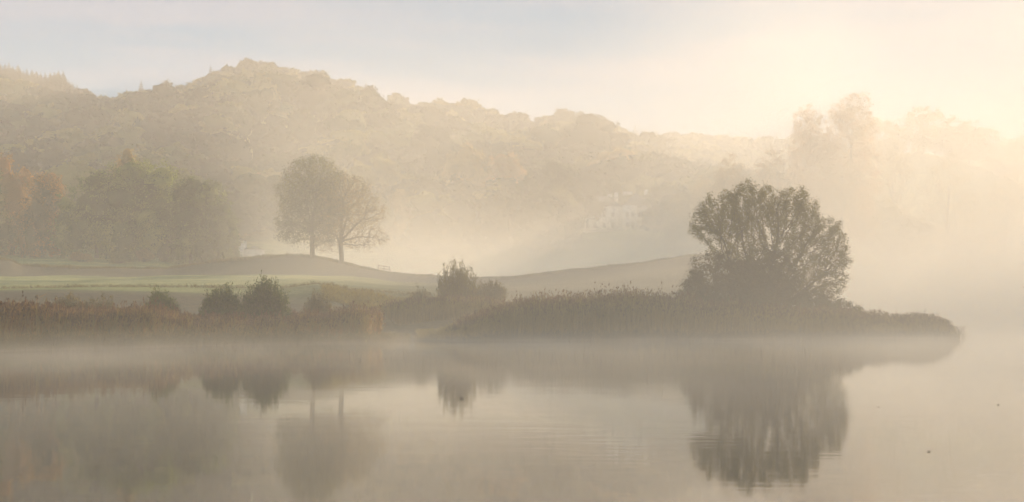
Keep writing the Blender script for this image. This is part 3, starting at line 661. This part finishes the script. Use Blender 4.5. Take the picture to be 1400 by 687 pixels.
# skyline, one by one
px = -70.
sky_n = 0
while px < 1120:
    con = conif_zone(px); far = px > 868
    for row in ((0, 1, 2, 3) if px < 112 else (0, 1)):
        D = (1010 if far else 770) + (row * -16) + rng.uniform(-5, 5)
        x = X(px, D); zb = float(ground(x, D)) - .3; top = topc(px) + (rng.uniform(-4, 6) if con else rng.normal() * 1.6) + row * 5
        if con:
            h = max(Z(top, D) - zb, 9.) * rng.uniform(.93, 1.08); s = h / 15.; me = PC[rng.integers(4)]
            e = place('conifer', me, (x, D, zb), rng.uniform(0, 6.28), s * rng.uniform(1.2, 1.9) if not far else s * 1.1); e.scale.z = s
            if far: tag(e, 'tiny pointed conifer in the even row along the far ridge right of the domed crown', 'conifer', 'conifers along the far ridge')
            else: tag(e, 'pointed conifer in the dark stand on the skyline at the far left', 'conifer', 'conifers on the left skyline')
        else:
            h = max(Z(top, D) - zb, 8.); s = h / 13.6; me = PBs[rng.integers(5)]
            e = place('hilltop_tree', me, (x, D, zb), rng.uniform(0, 6.28), s * rng.uniform(.85, 1.15)); e.scale.z = s
            tag(e, 'rounded leafy tree on the wooded skyline of the hill', 'tree', 'broadleaf trees along the skyline')
        sky_n += 1
    px += (rng.uniform(5, 7.5) if con else rng.uniform(11, 18)) * (.8 if far and con else 1)
for px, top, s, lab in ((193, 110, 1., 'lone tall spruce sticking up in the dip left of the main hill'), (173, 122, .9, 'pointed spruce left of the lone tall one in the skyline dip'), (288, 90, .8, 'small spire-topped conifer on the left shoulder of the main hill'), (500, 112, .8, 'slim conifer at the right end of the main hilltop'), (1062, 182, .9, 'last slightly taller conifer on the far ridge before the tall open tree')):
    D = 764 if px < 900 else 1000; x = X(px, D); zb = float(ground(x, D)); h = max(Z(top, D) - zb, 10)
    e = place('conifer', PC[rng.integers(4)], (x, D, zb), rng.uniform(0, 6), h / 15 * .95); e.scale.z = h / 15; tag(e, lab, 'conifer')
for px, top, hw, lab in ((228, 110, 7, 'tiny umbrella-shaped tree alone above the smooth skyline left of the main hill'), (340, 80, 16, 'bushy tree at the very top of the main hill'), (545, 125, 19, 'round tree standing clear in the skyline notch right of the main hill'), (440, 96, 10, 'small tree standing just above the right shoulder of the main hilltop'), (770, 147, 20, 'tree on the left of the domed ridge crown beside the skyline gap'), (737, 160, 10, 'thin tree with sky behind it in the skyline gap'), (705, 153, 18, 'rounded skyline tree left of the gap'), (640, 134, 22, 'broad crown on the flat stretch of skyline right of the notch')):
    big_tree(px, top, hw, 762, 'wood_leaf', lab, .1, 150, 40, 1.6, .7, name='hilltop_tree', core=.6)
# the wood below, read as one mass
Vs, Ts, Qs, off, cnt = [], [], [], 0, 0
arrs, qrs = [], []
for me in PB:
    n = len(me[1].vertices); v = np.empty(n * 3, dtype=np.float32); me[1].vertices.foreach_get('co', v); arrs.append(v.reshape(-1, 3))
    qi = np.empty(len(me[1].polygons) * 4, dtype=np.int32); me[1].polygons.foreach_get('vertices', qi); qrs.append(qi.reshape(-1, 4))
d = 415.
while d < 1000:
    sp = 15. - max(0, d - 650) * .02 if d < 850 else 12.
    pxx = -330.
    while pxx < 1730:
        p = pxx + rng.uniform(-.4, .4) * sp / d * F; dd = d + rng.uniform(-4, 4)
        pxx += sp / d * F * rng.uniform(.8, 1.2)
        x = X(p, dd); z = float(ground(x, dd)); yy = HY - (z + 8 - CAMZ) / dd * F
        if 775 < p < 915 and dd < 505: continue
        if dd > 745 and p < 862: continue
        if dd > 690 and p < 112: continue
        if z < 9 or (p > 1120 and dd > 640): continue
        # glades
        if (352 < p < 462 and 560 < dd < 606) or (725 < p < 765 and 590 < dd < 622) or (372 < p < 405 and 520 < dd < 545): continue
        ai = rng.integers(len(arrs)); a = arrs[ai]; s = rng.uniform(1.2, 2.3) if dd < 640 else rng.uniform(.85, 1.1); an = rng.uniform(0, 6.28)
        if 520 < dd < 560 and 352 < p < 462: s *= .6
        c_, s_ = math.cos(an) * s, math.sin(an) * s
        vv = np.stack([a[:, 0] * c_ - a[:, 1] * s_ + x, a[:, 0] * s_ + a[:, 1] * c_ + dd, a[:, 2] * min(s, 1.45) * rng.uniform(.85, 1.1) + z - .5], 1)
        Qs.append(qrs[ai] + off); off += len(vv); Vs.append(vv); Ts.append(np.full(len(vv), rng.uniform(0, 1), dtype=np.float32)); cnt += 1
    d += sp * .95
Vs = np.concatenate(Vs); print('wood trees', cnt, 'faces', len(Vs) // 4, 'skyline', sky_n)
me = mesh('woodland', Vs, np.concatenate(Qs), None, leaf_mat('woodland_leaf', [(.009, .017, .004), (.025, .042, .008), (.07, .09, .016), (.22, .19, .034)], .22, .025, 'tone'))
me.attributes.new('tone', 'FLOAT', 'POINT').data.foreach_set('value', np.concatenate(Ts))
tag(link('woodland', me), kind='stuff')

# --- buildings
M['render'] = plain_mat('white_render', (.5, .49, .46), (.62, .6, .57), 1.2, .85, .1)
M['slate'] = plain_mat('slate', (.08, .085, .09), (.14, .14, .145), 2.5, .6, .3, (1, 1, 4))
M['stone'] = plain_mat('stone', (.3, .28, .25), (.42, .39, .35), 2., .9, .3)
M['glass'] = plain_mat('window_glass', (.02, .025, .03), (.04, .045, .05), .5, .08, 0, None, .6)
M['timber'] = plain_mat('weathered_timber', (.1, .085, .065), (.18, .15, .12), 3., .9, .4, (1, 1, .3))
def window(parent, x, y, z, w_, h_):
    """a sash window on a wall that faces -y"""
    f = Acc(); t = .09
    f.box(x - w_ / 2, x - w_ / 2 + t, y - .06, y + .05, z, z + h_); f.box(x + w_ / 2 - t, x + w_ / 2, y - .06, y + .05, z, z + h_)
    f.box(x - w_ / 2 + t, x + w_ / 2 - t, y - .055, y + .045, z, z + t); f.box(x - w_ / 2 + t, x + w_ / 2 - t, y - .055, y + .045, z + h_ - t, z + h_)
    f.box(x - w_ / 2 + t, x + w_ / 2 - t, y - .05, y + .04, z + h_ / 2 - t / 2, z + h_ / 2 + t / 2)
    o = link('window', f.mesh('window', M['render']), parent)
    link('pane', Acc().box(x - w_ / 2 + t, x + w_ / 2 - t, y - .03, y + .02, z + t + .002, z + h_ - t - .002).mesh('pane', M['glass']), o)
def hip(x0, x1, y0, y1, z0, h):
    m_ = min(x1 - x0, y1 - y0) / 2
    V = [(x0, y0, z0), (x1, y0, z0), (x1, y1, z0), (x0, y1, z0), (x0 + m_, (y0 + y1) / 2, z0 + h), (x1 - m_, (y0 + y1) / 2, z0 + h)]
    return V, [(0, 1, 5, 4), (2, 3, 4, 5)], [(1, 2, 5), (3, 0, 4), (0, 3, 2), (0, 2, 1)]
D = 470.; k = D / F; hb = float(ground(X(845, D), D)) ; ht = Z(282, D) - hb
e = empty('country_house', (X(845, D), D, hb)); q = lambda p: (p - 845) * k
wl = Acc().box(q(797), q(851), 0, 9, -2, ht); wl.box(q(851) + .003, q(870), -1.6, 8.5, -2, ht + .25); wl.box(q(870) + .003, q(877), -.4, 8, -2, ht - .3); wl.box(q(877) + .003, q(892), -1.4, 8.4, -2, ht + .1)
link('wall', wl.mesh('wall', M['render']), e)
for (a0, a1, y0, y1, z0, h) in ((797, 851, 0, 9, ht, 3.6), (851.2, 892, -1.2, 8.2, ht + .26, 4.3)):
    Vv, Qq, Tt = hip(q(a0) - .25, q(a1) + .25 if a1 > 860 else q(a1), y0 - .25, y1 + .25, z0 + .004, h); rf = link('roof', mesh('roof', Vv, Qq, Tt, M['slate']), e)
    link('chimney', Acc().box(q(a1) - 2.4, q(a1) - 1.2, 3, 4.2, z0 + 1.2, z0 + h + 1.2).mesh('chimney', M['render']), rf)
for a0 in (803, 814, 826, 838):
    for z0 in (.9, 4.6): window(e, q(a0), 0, z0, 1.2, 1.9 if z0 < 2 else 1.6)
for a0, y0 in ((857, -1.6), (864.5, -1.6), (884.5, -1.4)):
    for z0 in (.9, 4.6): window(e, q(a0), y0, z0, 1.2, 1.9 if z0 < 2 else 1.6)
link('door', Acc().box(q(873.5) - .55, q(873.5) + .55, -.47, -.38, 0, 2.3).mesh('door', M['timber']), e)
rl = Acc().box(q(832), q(838), 3.4, 5.6, ht + 3.3, ht + 4.3); rl.box(q(853), q(866), 2.2, 4.8, ht + 4.0, ht + 5.0)  # white blocks on the roof, painted stand-ins for glints of sun
link('roof_glint', rl.mesh('roof_glint', M['render']), e)
tag(e, 'large two-storey white house half hidden by mist in the valley, with roof glints painted white', 'house')
D = 345.; k = D / F; hb = float(ground(X(340, D), D)); q = lambda p: (p - 340) * k
e = empty('white_cottage', (X(340, D), D, hb))
wl = Acc().box(q(333) + .003, q(357), 0, 5, -1, Z(341, D) - hb); wl.box(q(322), q(333), -.5, 4, -1, Z(329, D) - hb)
link('wall', wl.mesh('wall', M['render']), e)
Vv, Qq, Tt = hip(q(333) + .01, q(357) + .2, -.25, 5.2, Z(341, D) - hb + .004, .9); link('roof', mesh('roof', Vv, Qq, Tt, M['slate']), e)
Vv, Qq, Tt = hip(q(322) - .15, q(333) + .15, -.65, 4.15, Z(329, D) - hb + .004, .6); link('roof', mesh('roof', Vv, Qq, Tt, M['slate']), e)
window(e, q(327.5), -.5, Z(337.5, D) - hb, .8, 1.0)
tag(e, 'small white cottage with a taller left end, between the hillock and the green dome', 'cottage')
# rail fence on the hillock
D = 237.; xa, xb = X(517, D), X(533, D)
e = empty('rail_fence', ((xa + xb) / 2, D, float(ground((xa + xb) / 2, D))))
P = []
for t in (0, .5, 1):
    x = xa + (xb - xa) * t; z = float(ground(x, D)); P.append((x - e.location.x, 0, z - e.location.z))
    link('post', Acc().box(P[-1][0] - .06, P[-1][0] + .06, -.06, .06, P[-1][2] - .3, P[-1][2] + 1.15).mesh('post', M['timber']), e)
for h in (.6, 1.0):
    link('rail', Acc().tube([(a, -.085, c + h) for a, b_, c in P], .045, 6).mesh('rail', M['timber']), e)
tag(e, 'short wooden rail fence on the right slope of the hillock, below the golden tree', 'fence')
# leaves adrift on the lake
M['wet_leaf'] = plain_mat('wet_leaf', (.03, .02, .012), (.06, .04, .02), 20., .5)
for px, py, s, lab in ((631, 545.5, .075, 'dark curled leaf floating in the middle of the lake'), (1270, 618, .035, 'tiny dark leaf floating low in the right of the lake'), (1365, 554, .045, 'tiny leaf floating nearest the right edge of the photo'), (1201, 557, .035, 'faintest speck of a leaf floating right of the tree reflection')):
    D = F * CAMZ / (py - HY); n = 9; V = []
    for i in range(n):
        t = i / (n - 1); wv = math.sin(t * math.pi) ** .7 * .32
        for sd_ in (-1, 0, 1): V.append(((t - .5) * s, sd_ * wv * s, s * (.12 + .3 * abs(sd_) * wv + .25 * (2 * t - 1) ** 2)))
    V += [(a, b_, c - s * .05) for a, b_, c in V]; N3 = n * 3; Qd = []
    for i in range(n - 1):
        for j in (0, 1):
            a = i * 3 + j; Qd += [(a, a + 3, a + 4, a + 1), (a + N3, a + 1 + N3, a + 4 + N3, a + 3 + N3)]
        for j in (0, 2):
            a = i * 3 + j; Qd.append((a, a + N3, a + 3 + N3, a + 3))
    o = link('floating_leaf', mesh('floating_leaf', V, Qd, None, M['wet_leaf'], True)); o.location = (X(px, D), D, .0); tag(o, lab, 'leaf', 'leaves adrift on the lake')
